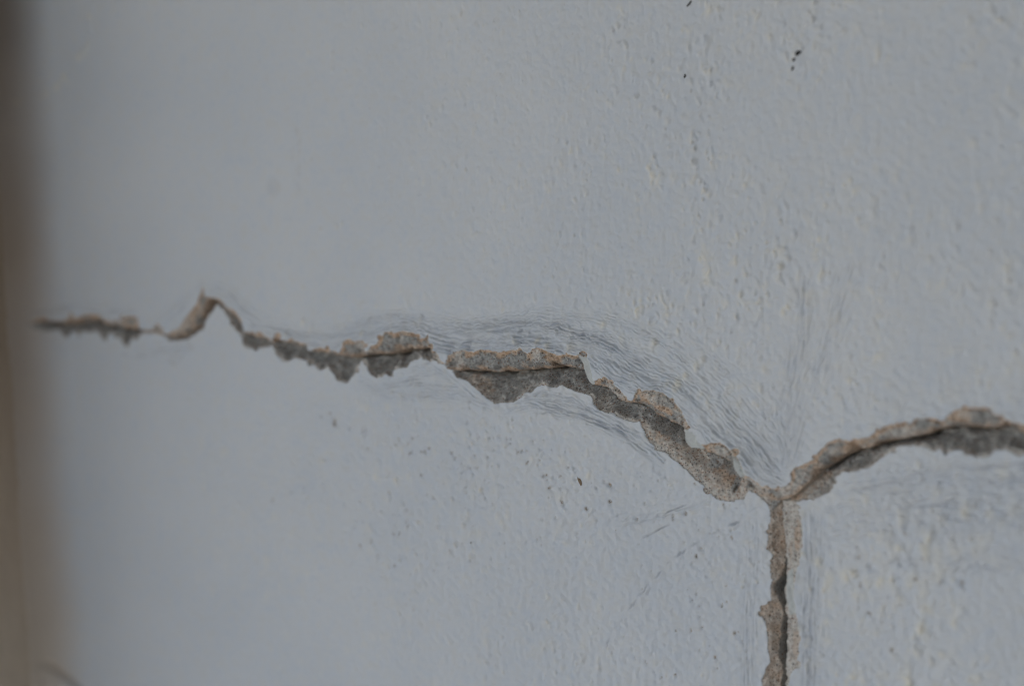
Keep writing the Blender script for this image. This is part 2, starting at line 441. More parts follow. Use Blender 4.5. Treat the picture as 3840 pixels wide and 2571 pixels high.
# --- relief of the painted skin (metres, + towards the viewer)
H = np.zeros((nz, nx), np.float32)
dirt = np.zeros((nz, nx), np.float32)
shade_grime = np.zeros((nz, nx), np.float32)
zone_r = sm(900, 2500, PX).astype(np.float32)              # coarse roller texture grows to the right
zone_b = (sm(1350, 1600, PY) * sm(500, 1000, PX)).astype(np.float32)
zone_u = (1 - sm(1300, 1500, PY)).astype(np.float32)
H += (1.6 * MM * perlin(X2 / 0.13, Z2 / 0.16, 1)).astype(np.float32)
H += (0.5 * MM * perlin(X2 / 0.035, Z2 / 0.05, 2)).astype(np.float32)
H += ((0.03 + 0.045 * zone_r * zone_u) * MM * perlin(X2 / (2.6 * MM), Z2 / (11 * MM), 3)).astype(np.float32)   # brush streaks
H += ((0.03 + 0.04 * zone_r) * MM * perlin(X2 / (1.3 * MM), Z2 / (5 * MM), 4)).astype(np.float32)
H += ((0.07 + 0.15 * zone_b + 0.14 * zone_r) * MM * perlin(X2 / (3.3 * MM), Z2 / (3.0 * MM), 6)).astype(np.float32)
H += ((0.025 + 0.075 * np.maximum(zone_b, zone_r)) * MM * perlin(X2 / (1.4 * MM), Z2 / (1.4 * MM), 7)).astype(np.float32)


def bumps(n, xr, yr, r0, r1, h0, h1, stretch=(1.0, 1.8), keep=None, target=None, tilt=0.0):
    T = H if target is None else target
    cx = rng.uniform(*xr, n); cy = rng.uniform(*yr, n)
    c = at(cx, cy)
    for i in range(n):
        if keep is not None and rng.random() > keep(cx[i], cy[i]):
            continue
        r = rng.uniform(r0, r1) * MM; st = rng.uniform(*stretch); h = rng.uniform(h0, h1) * MM
        splat1(T, c[i], r, st, h, rng.normal(0, 0.25) + tilt)


def splat1(T, c, r, st, h, a=0.0, power=1.0):
    R_ = r * st * 2.2
    c0, c1 = np.searchsorted(xs, [c[0] - R_, c[0] + R_]); r0, r1 = np.searchsorted(zs, [c[1] - R_, c[1] + R_])
    if c1 - c0 < 1 or r1 - r0 < 1:
        return
    ax = xs[c0:c1][None, :] - c[0]; az = zs[r0:r1][:, None] - c[1]
    u = (ax * math.cos(a) + az * math.sin(a)) / r; v = (-ax * math.sin(a) + az * math.cos(a)) / (r * st)
    g = np.exp(-(u * u + v * v) ** power)
    T[r0:r1, c0:c1] += (h * g).astype(np.float32)


# grains and drips under the paint
B = np.zeros((nz, nx), np.float32)
_H, H = H, B
bumps(5200, (700, 4200), (-60, 1500), 0.45, 1.15, 0.06, 0.26, (1.0, 2.2), lambda x, y: 0.10 + 0.90 * float(np.clip((x - 1100) / 1500, 0, 1)))
bumps(420, (1900, 4200), (-60, 1500), 0.9, 1.7, 0.10, 0.30, (1.0, 2.4), lambda x, y: float(np.clip((x - 1900) / 1200, 0.1, 1)))
for k in range(130):                                       # vertical clusters left by the roller
    gx, gy = rng.uniform(2300, 3100), rng.uniform(0, 1250)
    for j in range(int(rng.integers(2, 7))):
        splat1(H, at([gx + rng.normal(0, 14)], [gy + rng.normal(0, 45)])[0], rng.uniform(0.6, 1.2) * MM, rng.uniform(1.0, 1.9), rng.uniform(0.12, 0.38) * MM, rng.normal(0, 0.3))
bumps(3600, (600, 4200), (1420, 2700), 0.45, 1.3, 0.06, 0.30, (0.8, 1.8), lambda x, y: 0.45 + 0.5 * float(np.clip((x - 1200) / 1000, 0, 1)))
bumps(420, (2950, 4200), (1850, 2700), 1.0, 2.2, 0.12, 0.40, (1.0, 2.2))
bumps(500, (700, 2400), (1500, 2500), 1.2, 3.0, 0.05, 0.16, (0.7, 1.3))
# cluster of big grains in the folded zone above the crack
for gx, gy in ((2032, 1278), (2070, 1292), (2150, 1292), (2100, 1245), (1960, 1240), (2488, 1392), (2575, 1408), (2545, 1450), (2618, 1372), (2700, 1478), (2510, 1440), (2640, 1345), (2340, 1285), (2460, 1280), (2270, 1215), (1950, 1270), (1860, 1235), (1590, 1190), (1180, 1230), (1010, 1235), (1095, 1252), (1370, 1250), (1150, 1205)):
    splat1(H, at([gx], [gy])[0], rng.uniform(0.9, 1.7) * MM, rng.uniform(1.0, 1.9), rng.uniform(0.45, 0.9) * MM, -0.3)
# the faint pale chain of grains near the corner
for gx, gy in ((335, 60), (338, 110), (330, 170), (318, 195), (298, 212), (255, 300), (243, 288), (228, 318), (210, 330), (185, 350), (165, 370), (128, 385)):
    splat1(H, at([gx], [gy])[0], 1.8 * MM, 1.4, 0.5 * MM)


grain_light = np.clip(B / (0.55 * MM), 0, 1) * np.clip(0.55 + 0.9 * perlin(X2 / (9 * MM), Z2 / (9 * MM), 19), 0, 1).astype(np.float32) * 0.85  # bright tint painted on high points as highlights
patchw = np.clip(0.75 + 1.1 * perlin(X2 / 0.045, Z2 / 0.07, 15) + 0.5 * perlin(X2 / 0.015, Z2 / 0.03, 16), 0.15, 1.5).astype(np.float32)
B *= patchw
grain_light *= np.clip(1.3 * patchw, 0, 1)
H = _H + B * 1.7


# --- folds: fine wrinkles of stretched paint along the crack
def lines_splat(samples, tgt, rad):
    """samples: array (x, z, amplitude, width)"""
    S = np.asarray(samples)
    ci = np.clip(np.searchsorted(xs, S[:, 0]), 0, nx - 1); ri = np.clip(np.searchsorted(zs, S[:, 1]), 0, nz - 1)
    flat = tgt.reshape(-1)
    for dr in range(-rad, rad + 1):
        for dc in range(-rad, rad + 1):
            r = np.clip(ri + dr, 0, nz - 1); c = np.clip(ci + dc, 0, nx - 1)
            d2 = (xs[c] - S[:, 0]) ** 2 + (zs[r] - S[:, 1]) ** 2
            g = S[:, 2] * np.exp(-d2 / S[:, 3] ** 2)
            np.maximum.at(flat, r * nx + c, g.astype(np.float32))


groove = np.zeros((nz, nx), np.float32)
ridge = np.zeros((nz, nx), np.float32)
gl_s, rd_s, gm_s = [], [], []


def add_line(P, depth, width, gr=0.5, side=1.0, gap=0.0):
    """a fold along P: narrow groove with a raised lip on one side"""
    P = resample(P, 0.28 * MM)
    n = len(P)
    if n < 5:
        return
    t = np.linspace(0, 1, n)
    L = n * 0.28 * MM
    ph = rng.uniform(0, 100)
    mod = np.clip(0.75 + 0.9 * perlin(t * L / (7 * MM), t * 0 + ph, 21), gap, 1.3) * np.clip(np.minimum(t, 1 - t) * L / (4 * MM), 0, 1)
    tg = np.gradient(P, axis=0); tg /= np.linalg.norm(tg, axis=1)[:, None] + 1e-12
    nn = np.stack([-tg[:, 1], tg[:, 0]], 1) * side
    gl_s.append(np.column_stack([P, depth * mod, np.full(n, width)]))
    Q = P + nn * width * 2.0
    rd_s.append(np.column_stack([Q, 0.75 * depth * mod, np.full(n, width * 1.9)]))
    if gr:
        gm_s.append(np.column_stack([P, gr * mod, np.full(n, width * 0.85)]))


def fold_band(G0, G1, n, depth, width, q=(0, 1), wob=0.9, gr=0.5, ln=(0.12, 0.6), s=(0, 1), weight=None, side=1.0, cross=0.0):
    a = resample(W(G0), 1 * MM); b = resample(W(G1), 1 * MM)
    tt = np.linspace(0, 1, 240)
    ia = lambda c, t: np.stack([np.interp(t, np.linspace(0, 1, len(c)), c[:, k]) for k in (0, 1)], 1)
    for i in range(n):
        q0 = rng.uniform(*q)
        if weight is not None and rng.random() > weight(q0):
            continue
        s0 = rng.uniform(s[0] - 0.1, s[1]); l = rng.uniform(*ln)
        t = np.clip(np.linspace(s0, s0 + l, 160), s[0], s[1])
        t = np.unique(t)
        if len(t) < 20:
            continue
        qq = np.clip(q0 + cross * rng.normal() * (t - t.mean()), 0, 1)[:, None]
        P = ia(a, t) * (1 - qq) + ia(b, t) * qq
        ph = rng.uniform(0, 500)
        arc = t * np.linalg.norm(a[-1] - a[0])
        # neighbouring folds wobble together, so they read as one stretched skin
        wv = wob * MM * (0.9 * perlin(arc / (9 * MM), qq[:, 0] * 4.0, 31) + 0.7 * perlin(arc / (3.4 * MM), arc * 0 + ph, 32) + 0.35 * perlin(arc / (1.5 * MM), arc * 0 + ph, 33))
        patchy = float(np.clip(0.75 + 1.1 * perlin(np.array([s0 * 9 + l * 4]), np.array([q0 * 3.0]), 34)[0], 0.25, 1.4))
        fadeq = 1.0 - 0.55 * sm(0.55, 1.0, q0)
        P[:, 1] += wv
        dd = depth * rng.uniform(0.35, 1.15) * MM * 2.0 * patchy * fadeq
        add_line(P, dd, width * rng.uniform(0.8, 1.35) * MM, min(1.0, 1.3 * gr * patchy) * fadeq * rng.uniform(0.35, 1.0) * min(1.0, dd / (0.3 * MM)), side)


# band above the left branch
U_low = [(a_, b_ + 26) for a_, b_ in [(930, 1215), (1060, 1245), (1200, 1290), (1290, 1285), (1400, 1262), (1520, 1232), (1640, 1290), (1720, 1305), (1850, 1302), (2000, 1298), (2100, 1310), (2220, 1330), (2300, 1400), (2400, 1455), (2520, 1475), (2600, 1560), (2680, 1640), (2780, 1690), (2840, 1780), (2930, 1815)]]
U_top = [(960, 1195), (1080, 1205), (1180, 1232), (1280, 1222), (1400, 1180), (1540, 1162), (1660, 1185), (1780, 1192), (1920, 1165), (2060, 1150), (2180, 1168), (2330, 1205), (2450, 1260), (2560, 1330), (2660, 1400), (2740, 1470), (2810, 1550), (2870, 1620), (2930, 1700), (2990, 1770)]
fold_band(U_low, U_top, 430, 0.34, 0.34, q=(0.02, 1.0), s=(0.08, 1.0), gr=0.55, ln=(0.04, 0.22), wob=1.1, cross=0.6)
fold_band(U_low, U_top, 120, 0.55, 0.48, q=(0.05, 0.8), s=(0.30, 0.66), gr=0.85, ln=(0.05, 0.16), wob=1.1, cross=0.5)
fold_band(U_low, U_top, 60, 0.70, 0.55, q=(0.05, 0.55), s=(0.34, 0.52), gr=1.0, ln=(0.04, 0.10), wob=0.9, cross=0.4)
fold_band(U_low, U_top, 60, 0.65, 0.50, q=(0.0, 0.6), s=(0.6, 0.95), gr=0.9, ln=(0.03, 0.10), wob=0.8, cross=0.4)
fold_band(U_low, U_top, 90, 0.24, 0.38, q=(0.0, 1.0), s=(0.0, 0.3), gr=0.4, ln=(0.05, 0.2), wob=0.8)
# further spreading folds, fading towards the upper right
fold_band([(2200, 1180), (2480, 1290), (2720, 1470), (2900, 1640)], [(2300, 1170), (2620, 1280), (2860, 1430), (3020, 1600)], 90, 0.24, 0.40, gr=0.34, ln=(0.1, 0.4), wob=1.3)
# bands under the left branch
fold_band([(1330, 1420), (1420, 1440), (1560, 1400), (1680, 1400), (1790, 1490)], [(1330, 1450), (1450, 1500), (1600, 1510), (1740, 1520), (1880, 1560)], 80, 0.33, 0.42, gr=0.5, ln=(0.12, 0.5), wob=0.9)
fold_band([(1540, 1365), (1620, 1362), (1690, 1405)], [(1530, 1400), (1620, 1410), (1720, 1460)], 34, 0.42, 0.42, gr=0.7, ln=(0.2, 0.6), wob=0.7)
fold_band([(1940, 1505), (2030, 1462), (2150, 1480), (2220, 1530), (2320, 1580), (2400, 1620), (2480, 1710)], [(1850, 1560), (2000, 1560), (2130, 1575), (2250, 1620), (2350, 1670), (2430, 1720), (2500, 1770)], 120, 0.36, 0.42, gr=0.6, ln=(0.1, 0.45), wob=0.8, cross=0.5)
fold_band([(1960, 1492), (2060, 1520), (2180, 1545), (2300, 1600)], [(1960, 1500), (2060, 1545), (2180, 1575), (2300, 1620)], 26, 0.62, 0.5, gr=0.95, ln=(0.3, 0.8), wob=0.5)
# rays left of the corner of the big chip
fold_band([(2690, 1890), (2560, 1930), (2400, 1960), (2300, 1985)], [(2640, 1850), (2500, 1875), (2380, 1905), (2280, 1935)], 40, 0.20, 0.38, gr=0.30, ln=(0.15, 0.5), wob=0.7, side=-1)
# right of the crack: long level strokes
fold_band([(3080, 1900), (3300, 1885), (3600, 1870), (3900, 1850), (4100, 1845)], [(3080, 2010), (3300, 2020), (3600, 2030), (3900, 2010), (4100, 2000)], 90, 0.36, 0.75, gr=0.26, ln=(0.15, 0.7), wob=1.8)
fold_band([(3150, 1800), (3350, 1770), (3600, 1740), (3900, 1750)], [(3130, 1880), (3350, 1880), (3600, 1860), (3900, 1845)], 60, 0.42, 0.7, gr=0.30, ln=(0.2, 0.8), wob=1.4)
fold_band([(3300, 2050), (3500, 2060), (3700, 2050), (3950, 2040)], [(3250, 2170), (3500, 2180), (3700, 2160), (3950, 2170)], 26, 0.30, 0.8, gr=0.3, ln=(0.15, 0.5), wob=1.8)
# brush strokes beside the downward crack and fanning above the junction
fold_band([(2790, 1930), (2785, 2100), (2775, 2300), (2780, 2600)], [(2862, 1950), (2860, 2100), (2838, 2300), (2850, 2600)], 90, 0.22, 0.40, gr=0.36, ln=(0.3, 1.0), wob=0.25)
fold_band([(3012, 1900), (3020, 2100), (3002, 2300), (2995, 2600)], [(3095, 1900), (3090, 2100), (3080, 2300), (3075, 2600)], 110, 0.28, 0.45, gr=0.50, ln=(0.2, 0.9), wob=0.35)
fold_band([(3000, 1000), (2960, 1250), (2930, 1500), (2915, 1800)], [(3290, 900), (3190, 1200), (3080, 1480), (2990, 1760)], 110, 0.30, 0.45, gr=0.36, ln=(0.12, 0.6), wob=0.6, s=(0.05, 1.0), cross=0.5)
fold_band([(2870, 1480), (2860, 1600), (2880, 1700), (2900, 1810)], [(3060, 1450), (3040, 1560), (3010, 1650), (2975, 1740)], 60, 0.28, 0.40, gr=0.42, ln=(0.15, 0.6), wob=0.7, cross=0.6)
fold_band([(2760, 1640), (2850, 1740), (2940, 1800)], [(2900, 1480), (3000, 1600), (3080, 1690)], 70, 0.26, 0.38, gr=0.38, ln=(0.15, 0.5), wob=0.8, cross=0.6)
# left: soft creases round the zigzag
fold_band([(640, 1215), (700, 1160), (740, 1110), (775, 1060)], [(600, 1190), (670, 1130), (720, 1080), (770, 1030)], 20, 0.34, 0.6, gr=0.4, ln=(0.2, 0.7), wob=0.5)
fold_band([(790, 1085), (860, 1115), (930, 1180), (980, 1220)], [(800, 1050), (880, 1085), (950, 1150), (1000, 1195)], 20, 0.34, 0.55, gr=0.4, ln=(0.2, 0.7), wob=0.5)
fold_band([(170, 1175), (300, 1160), (420, 1180), (520, 1175)], [(170, 1150), (300, 1135), (420, 1150), (520, 1150)], 18, 0.34, 0.8, gr=0.45, ln=(0.2, 0.7), wob=0.6)
fold_band([(400, 1300), (480, 1320), (600, 1300), (720, 1280)], [(430, 1320), (500, 1345), (620, 1345), (740, 1310)], 14, 0.3, 0.7, gr=0.35, ln=(0.3, 0.8), wob=0.6)
for pts in ([(628, 1330), (634, 1355), (650, 1362), (672, 1345), (690, 1330)], [(690, 1320), (700, 1290), (730, 1270)]):
    add_line(W(pts), 0.5 * MM, 0.8 * MM, 0.5)
# single hairlines
for pts, dpt, wd, gr in (
        ([(3221, 1835), (3309, 1815), (3391, 1801), (3503, 1786), (3601, 1766), (3698, 1752), (3830, 1737), (3960, 1720), (4100, 1712)], 0.8, 0.6, 0.95),
        ([(3348, 1903), (3430, 1899), (3528, 1891), (3625, 1893), (3690, 1905)], 0.5, 0.6, 0.7),
        ([(2397, 2022), (2440, 2003), (2470, 1985), (2511, 1967)], 0.5, 0.40, 1.0),
        ([(2472, 1939), (2500, 1921), (2540, 1905), (2578, 1889)], 0.45, 0.38, 1.0),
        ([(3620, 2125), (3660, 2120), (3720, 2128), (3770, 2145)], 0.6, 0.9, 0.6),
        ([(2800, 1925), (2812, 1908), (2840, 1900), (2862, 1910)], 0.5, 0.5, 0.6),
        ([(1690, 2), (1692, 22)], 0.4, 0.4, 1.0),
        ([(1560, 735), (1580, 727), (1587, 733)], 0.3, 0.35, 0.7)):
    add_line(W(pts), dpt * MM, wd * MM, gr)
hl = [(2772, 1950), (2728, 1972), (2633, 2022), (2572, 2056), (2511, 2100), (2456, 2161), (2422, 2194), (2392, 2239), (2350, 2294), (2311, 2344), (2289, 2372), (2269, 2433), (2264, 2461)]
hw = resample(W(hl), 0.3 * MM, 0.7 * MM, 90, wave=3 * MM)
i0 = 0
while i0 < len(hw) - 8:                                  # broken into dashes
    i1 = i0 + int(rng.integers(6, 34))
    add_line(hw[i0:i1], 0.8 * MM, 0.55 * MM, 1.3, gap=0.7)
    i0 = i1 + int(rng.integers(2, 14))

not_chip_soft = sm(0.0, 0.8 * MM, sd).astype(np.float32)
lines_splat(np.vstack(gl_s), groove, 4)
lines_splat(np.vstack(rd_s), ridge, 5)
lines_splat(np.vstack(gm_s), shade_grime, 3)
H += (ridge - groove) * not_chip_soft
shade_grime = np.clip(shade_grime, 0, 1) * not_chip_soft * 0.70

# ledges: the loosened skin steps forward in a few long rolls, whose upper sides face the added ceiling
def ledge(pts, rise, up, dn, fade):
    c = W(pts)
    zc = np.interp(xs, c[:, 0], c[:, 1])
    win = sm(c[0, 0], c[0, 0] + fade, xs) * (1 - sm(c[-1, 0] - fade, c[-1, 0], xs))
    d = Z2 - zc[None, :] + 0.8 * MM * perlin(X2 / (8 * MM), Z2 / (4 * MM), 45)
    f = np.where(d > 0, 1 - sm(0, up, d), np.exp(-(d / dn) ** 2))
    return (rise * f * win[None, :]).astype(np.float32)


H += ledge([(1600, 1290), (1720, 1268), (1850, 1258), (1960, 1272), (2060, 1302), (2130, 1330)], 2.2 * MM, 6 * MM, 9 * MM, 0.015)
H += ledge([(1640, 1232), (1800, 1225), (1960, 1222), (2120, 1245), (2300, 1310)], 0.9 * MM, 4 * MM, 5 * MM, 0.015)
H += ledge([(2215, 1400), (2290, 1378), (2360, 1392), (2440, 1440), (2520, 1490)], 1.8 * MM, 5 * MM, 8 * MM, 0.010)
H += ledge([(2420, 1400), (2500, 1440), (2600, 1500), (2680, 1580)], 0.9 * MM, 4 * MM, 5 * MM, 0.012)
H += ledge([(2590, 1600), (2680, 1625), (2780, 1700), (2860, 1780)], 1.2 * MM, 5 * MM, 6 * MM, 0.008)
H += ledge([(1930, 1490), (2000, 1520), (2100, 1550), (2200, 1580), (2320, 1640), (2450, 1740)], 1.0 * MM, 4 * MM, 6 * MM, 0.010)
H += ledge([(1000, 1240), (1120, 1262), (1280, 1275), (1420, 1245), (1560, 1228)], 0.8 * MM, 4 * MM, 5 * MM, 0.012)

# --- pits with dirt, lower centre
def pits(n, xr, yr, r0, r1, d, cl):
    cx = rng.uniform(*xr, n); cy = rng.uniform(*yr, n)
    c = at(cx, cy)
    for i in range(n):
        k = float(perlin(np.array([cx[i] / 170]), np.array([cy[i] / 170]), 77)[0])
        ex = (cx[i] - xr[0]) / (xr[1] - xr[0]) * 2 - 1; ey = (cy[i] - yr[0]) / (yr[1] - yr[0]) * 2 - 1
        if k < rng.uniform(-0.25, 0.45) or rng.random() < (ex * ex + ey * ey) ** 0.8:
            continue
        r = rng.uniform(r0, r1) * MM
        splat1(H, c[i], r, rng.uniform(0.8, 1.5), -d * r, rng.normal(0, 0.6))
        splat1(dirt, c[i] + np.array([0, r * 0.35]), r * 0.62, rng.uniform(0.7, 1.2), rng.uniform(0.08, 1.0) ** 1.4 * cl, rng.normal(0, 0.6))
        splat1(H, c[i] - np.array([0, r * 2.0]), r * 1.4, 1.4, 0.22 * r, 0)


pits(1500, (1000, 2600), (1480, 2150), 0.3, 0.95, 0.8, 0.8)
pits(700, (800, 1950), (1700, 2500), 0.4, 0.8, 0.5, 0.42)
pits(520, (2200, 2950), (1880, 2660), 0.3, 0.85, 0.7, 0.8)
pits(120, (3050, 3840), (1850, 2560), 0.6, 1.2, 0.6, 0.55)
marks = [(1978, 1735, 1.1, .9), (2042, 1783, 1.3, .9), (2057, 1832, 1.2, .9), (2103, 1880, 1.0, .8), (2197, 1906, 1.2, .9), (2283, 1885, 1.5, .9), (2283, 1822, 1.2, .7), (2098, 1786, .7, .8), (2278, 1818, 1.0, .6), (2382, 1948, .9, .9), (2565, 1925, 1.2, .8), (2520, 1938, 1.2, .7), (2743, 2020, .9, .9), (2703, 2270, .9, 1.), (2720, 2258, .7, .8), (2756, 2372, 1.0, 1.), (2531, 2363, .9, .7), (2588, 2366, 1.0, .7), (2678, 2460, 1.0, .7), (2528, 2530, .8, .9), (2476, 2543, .8, .6), (2418, 2486, .9, .6), (2606, 2085, 1.1, .8), (2718, 2197, .6, .8), (1247, 1578, 1.3, .8), (1233, 1552, .8, .7), (1200, 1562, .8, .6), (1252, 1590, 1.1, .9), (1366, 1610, .8, .7), (1374, 1685, .9, .7), (1480, 1665, .8, .8), (1492, 1650, .8, .8), (1606, 1682, .9, .9), (1575, 1690, .8, .8), (1592, 1696, .9, .9), (1702, 1717, .9, .9), (1690, 1698, .9, .8), (1580, 1785, 1.0, .9), (1530, 1700, .8, .7), (1540, 1698, .8, .7), (1395, 2030, 1.0, .8), (1352, 2048, .9, .8), (1415, 2078, .9, .7), (1475, 2000, .9, .6), (1480, 2118, .9, .6), (1455, 1848, .8, .6), (1015, 1875, .9, .6), (1625, 1868, .6, .9), (1766, 2034, .45, 1.), (3217, 2088, 1.2, .4), (3262, 2128, 1.6, .35), (3205, 2138, 1.2, .4), (3398, 1999, 1.0, .5), (3464, 2093, 1.1, .5), (3437, 2170, 1.1, .8), (3605, 2185, 1.3, .7), (3232, 2193, 1.3, .5), (3264, 2303, 1.1, .7), (3348, 2438, 1.0, .6), (2970, 2190, .6, 1.), (2972, 2324, .7, 1.), (2600, 1813, .6, .9), (2602, 1641, .5, .9), (2709, 1893, .9, .7)]
for mx, my, r, cl in marks:
    c = at([mx], [my])[0]
    splat1(H, c, r * MM, 1.1, -0.55 * r * MM)
    for j in range(3):
        o = rng.normal(0, 0.5, 2) * r * MM
        splat1(dirt, c + o, r * MM * rng.uniform(0.35, 0.6), rng.uniform(0.8, 1.5), cl * 0.8, rng.uniform(-1, 1))
    splat1(H, c - np.array([0, r * 1.6 * MM]), r * 1.3 * MM, 1.3, 0.35 * r * MM)
# slanting dark scuff, and two faint stains on the smooth part
for k in range(7):
    splat1(dirt, at([1240 + k * 4.5], [1566 + k * 6.5])[0], 0.5 * MM, 1.2, 0.28, 0.5)
splat1(dirt, at([1030], [705])[0], 5.2 * MM, 1.0, 0.10, 0, 3.0)
for k in range(26):
    splat1(dirt, at([1120 + rng.normal(0, 12)], [480 + k * 10])[0], 0.9 * MM, 2.0, rng.uniform(0.02, 0.12))
for k in range(900):                                      # dust specks
    mx, my = rng.uniform(900, 3840), rng.uniform(0, 2571)
    splat1(dirt, at([mx], [my])[0], rng.uniform(0.25, 0.5) * MM, 1.0, rng.uniform(0.05, 0.30))
dirt = np.clip(dirt, 0, 1)

# --- the crack: upper plaster stands proud, both sides break away towards the gap
endtaper = (sm(150, 700, PX) * (1 - sm(4100, 4400, PX))).astype(np.float32)
far = np.minimum(dk_h_far, KR)
H += np.where(above, 4.8 * MM * np.exp(-far / (20 * MM)), -1.0 * MM * np.exp(-far / (15 * MM))).astype(np.float32) * endtaper * (1 - sm(0.085, KR, far)).astype(np.float32)
# lips curl a little next to the broken edge
H += (0.35 * MM * np.exp(-np.maximum(sd, 0) / (2.5 * MM)) * (~chip)).astype(np.float32)

dk = np.where(vert_left_in | vert_right_in, np.minimum(dk_v, dk_h), dk_h)
shelf = np.clip(0.5 + 1.6 * perlin(X2 / (5 * MM), Z2 / (5 * MM), 56) + 0.5 * perlin(X2 / (1.5 * MM), Z2 / (1.5 * MM), 57), 0, 2.2) * MM
shelf = np.minimum(shelf, 0.45 * (de + dk)) * np.where(up_in, 0.35, 1.0)
den = np.maximum(de - shelf, 0)                            # a shelf of skim coat before the face breaks away
wd = den + dk + 1e-6
t = den / wd
lump_n = perlin(X2 / (7 * MM), Z2 / (6 * MM), 51)
rough_n = (0.85 * perlin(X2 / (2.8 * MM), Z2 / (2.4 * MM), 52) + 0.5 * perlin(X2 / (1.2 * MM), Z2 / (1.1 * MM), 53)) * MM
mask_u = chip & up_in
mask_vl = chip & vert_left_in & ~up_in
mask_vr = chip & vert_right_in & ~up_in & ~mask_vl
mask_l = chip & ~up_in & ~mask_vl & ~mask_vr
hc = np.zeros_like(H)
step = 0.55 * MM * sm(0, 0.5 * MM, de)
jn = np.clip(sm(2800, 2850, PX) * (1 - sm(3030, 3110, PX)) + sm(1628, 1645, PX) * (1 - sm(1688, 1712, PX)) + 0.6 * sm(530, 548, PX) * (1 - sm(625, 650, PX)), 0, 1).astype(np.float32)        # at the junction only the skin has gone
sh = 1 - 0.8 * jn
du = sh * np.clip(0.95 * wd, 0, 11 * MM) * (1 + 0.35 * lump_n)
hc = np.where(mask_u, -step - du * (0.45 * t + 0.55 * (1 - np.sqrt(np.clip(1 - t * t, 0, 1)))), hc)
dl = sh * np.clip(1.0 * wd, 0, 12 * MM)
pw = 0.88 + 1.5 * (sm(2340, 2440, PX) * (1 - sm(2800, 2850, PX)))
hc = np.where(mask_l, -step - 1.55 * dl * (t ** pw), hc)
dv = np.clip(0.9 * wd, 0, 10 * MM)
hc = np.where(mask_vl, -step - dv * (0.2 * sm(0, .3, t) + 0.8 * t ** 1.4), hc)
hc = np.where(mask_vr, -step * 0.8 - 0.16 * wd * t, hc)
hc = hc + np.where(chip, rough_n * sm(0, 1.5 * MM, de) * (0.6 + 0.4 * up_in), 0)
# the open gap itself
gw = (0.75 + 0.9 * perlin(X2 / (9 * MM), Z2 / (9 * MM), 54) + 0.4 * perlin(X2 / (3 * MM), Z2 / (3 * MM), 58)) * MM
hc = hc - np.where(chip, 7 * MM * np.exp(-(dk_h / np.maximum(gw, 0.12 * MM)) ** 2) * sm(0, 0.8 * MM, de) * sm(0.6 * MM, 2.2 * MM, wd) * (1 - jn), 0)
vg = (0.5 + 3.4 * sm(2080, 2200, PY) * (0.75 + 0.6 * perlin(X2 * 0, Z2 / (9 * MM), 55))) * MM
hc = hc - np.where(mask_vl | mask_vr, 26 * MM * (1 - sm(vg * 0.6, vg, np.where(mask_vl, dk_v, dk_v * 4))), 0)

# loose crumbs and sand grains stuck to the broken faces
crumb = np.zeros_like(H)
cand = np.argwhere(chip & (de > 0.4 * MM))
for k in rng.choice(len(cand), 2600, replace=False):
    r_, c_ = cand[k]
    splat1(crumb, np.array([xs[c_], zs[r_]]), rng.uniform(0.3, 0.9) * MM, rng.uniform(0.8, 1.4), rng.uniform(0.15, 0.7) * MM, rng.uniform(-1, 1), 1.4)
hc = hc + np.where(chip, np.minimum(crumb, 1.2 * MM), 0)

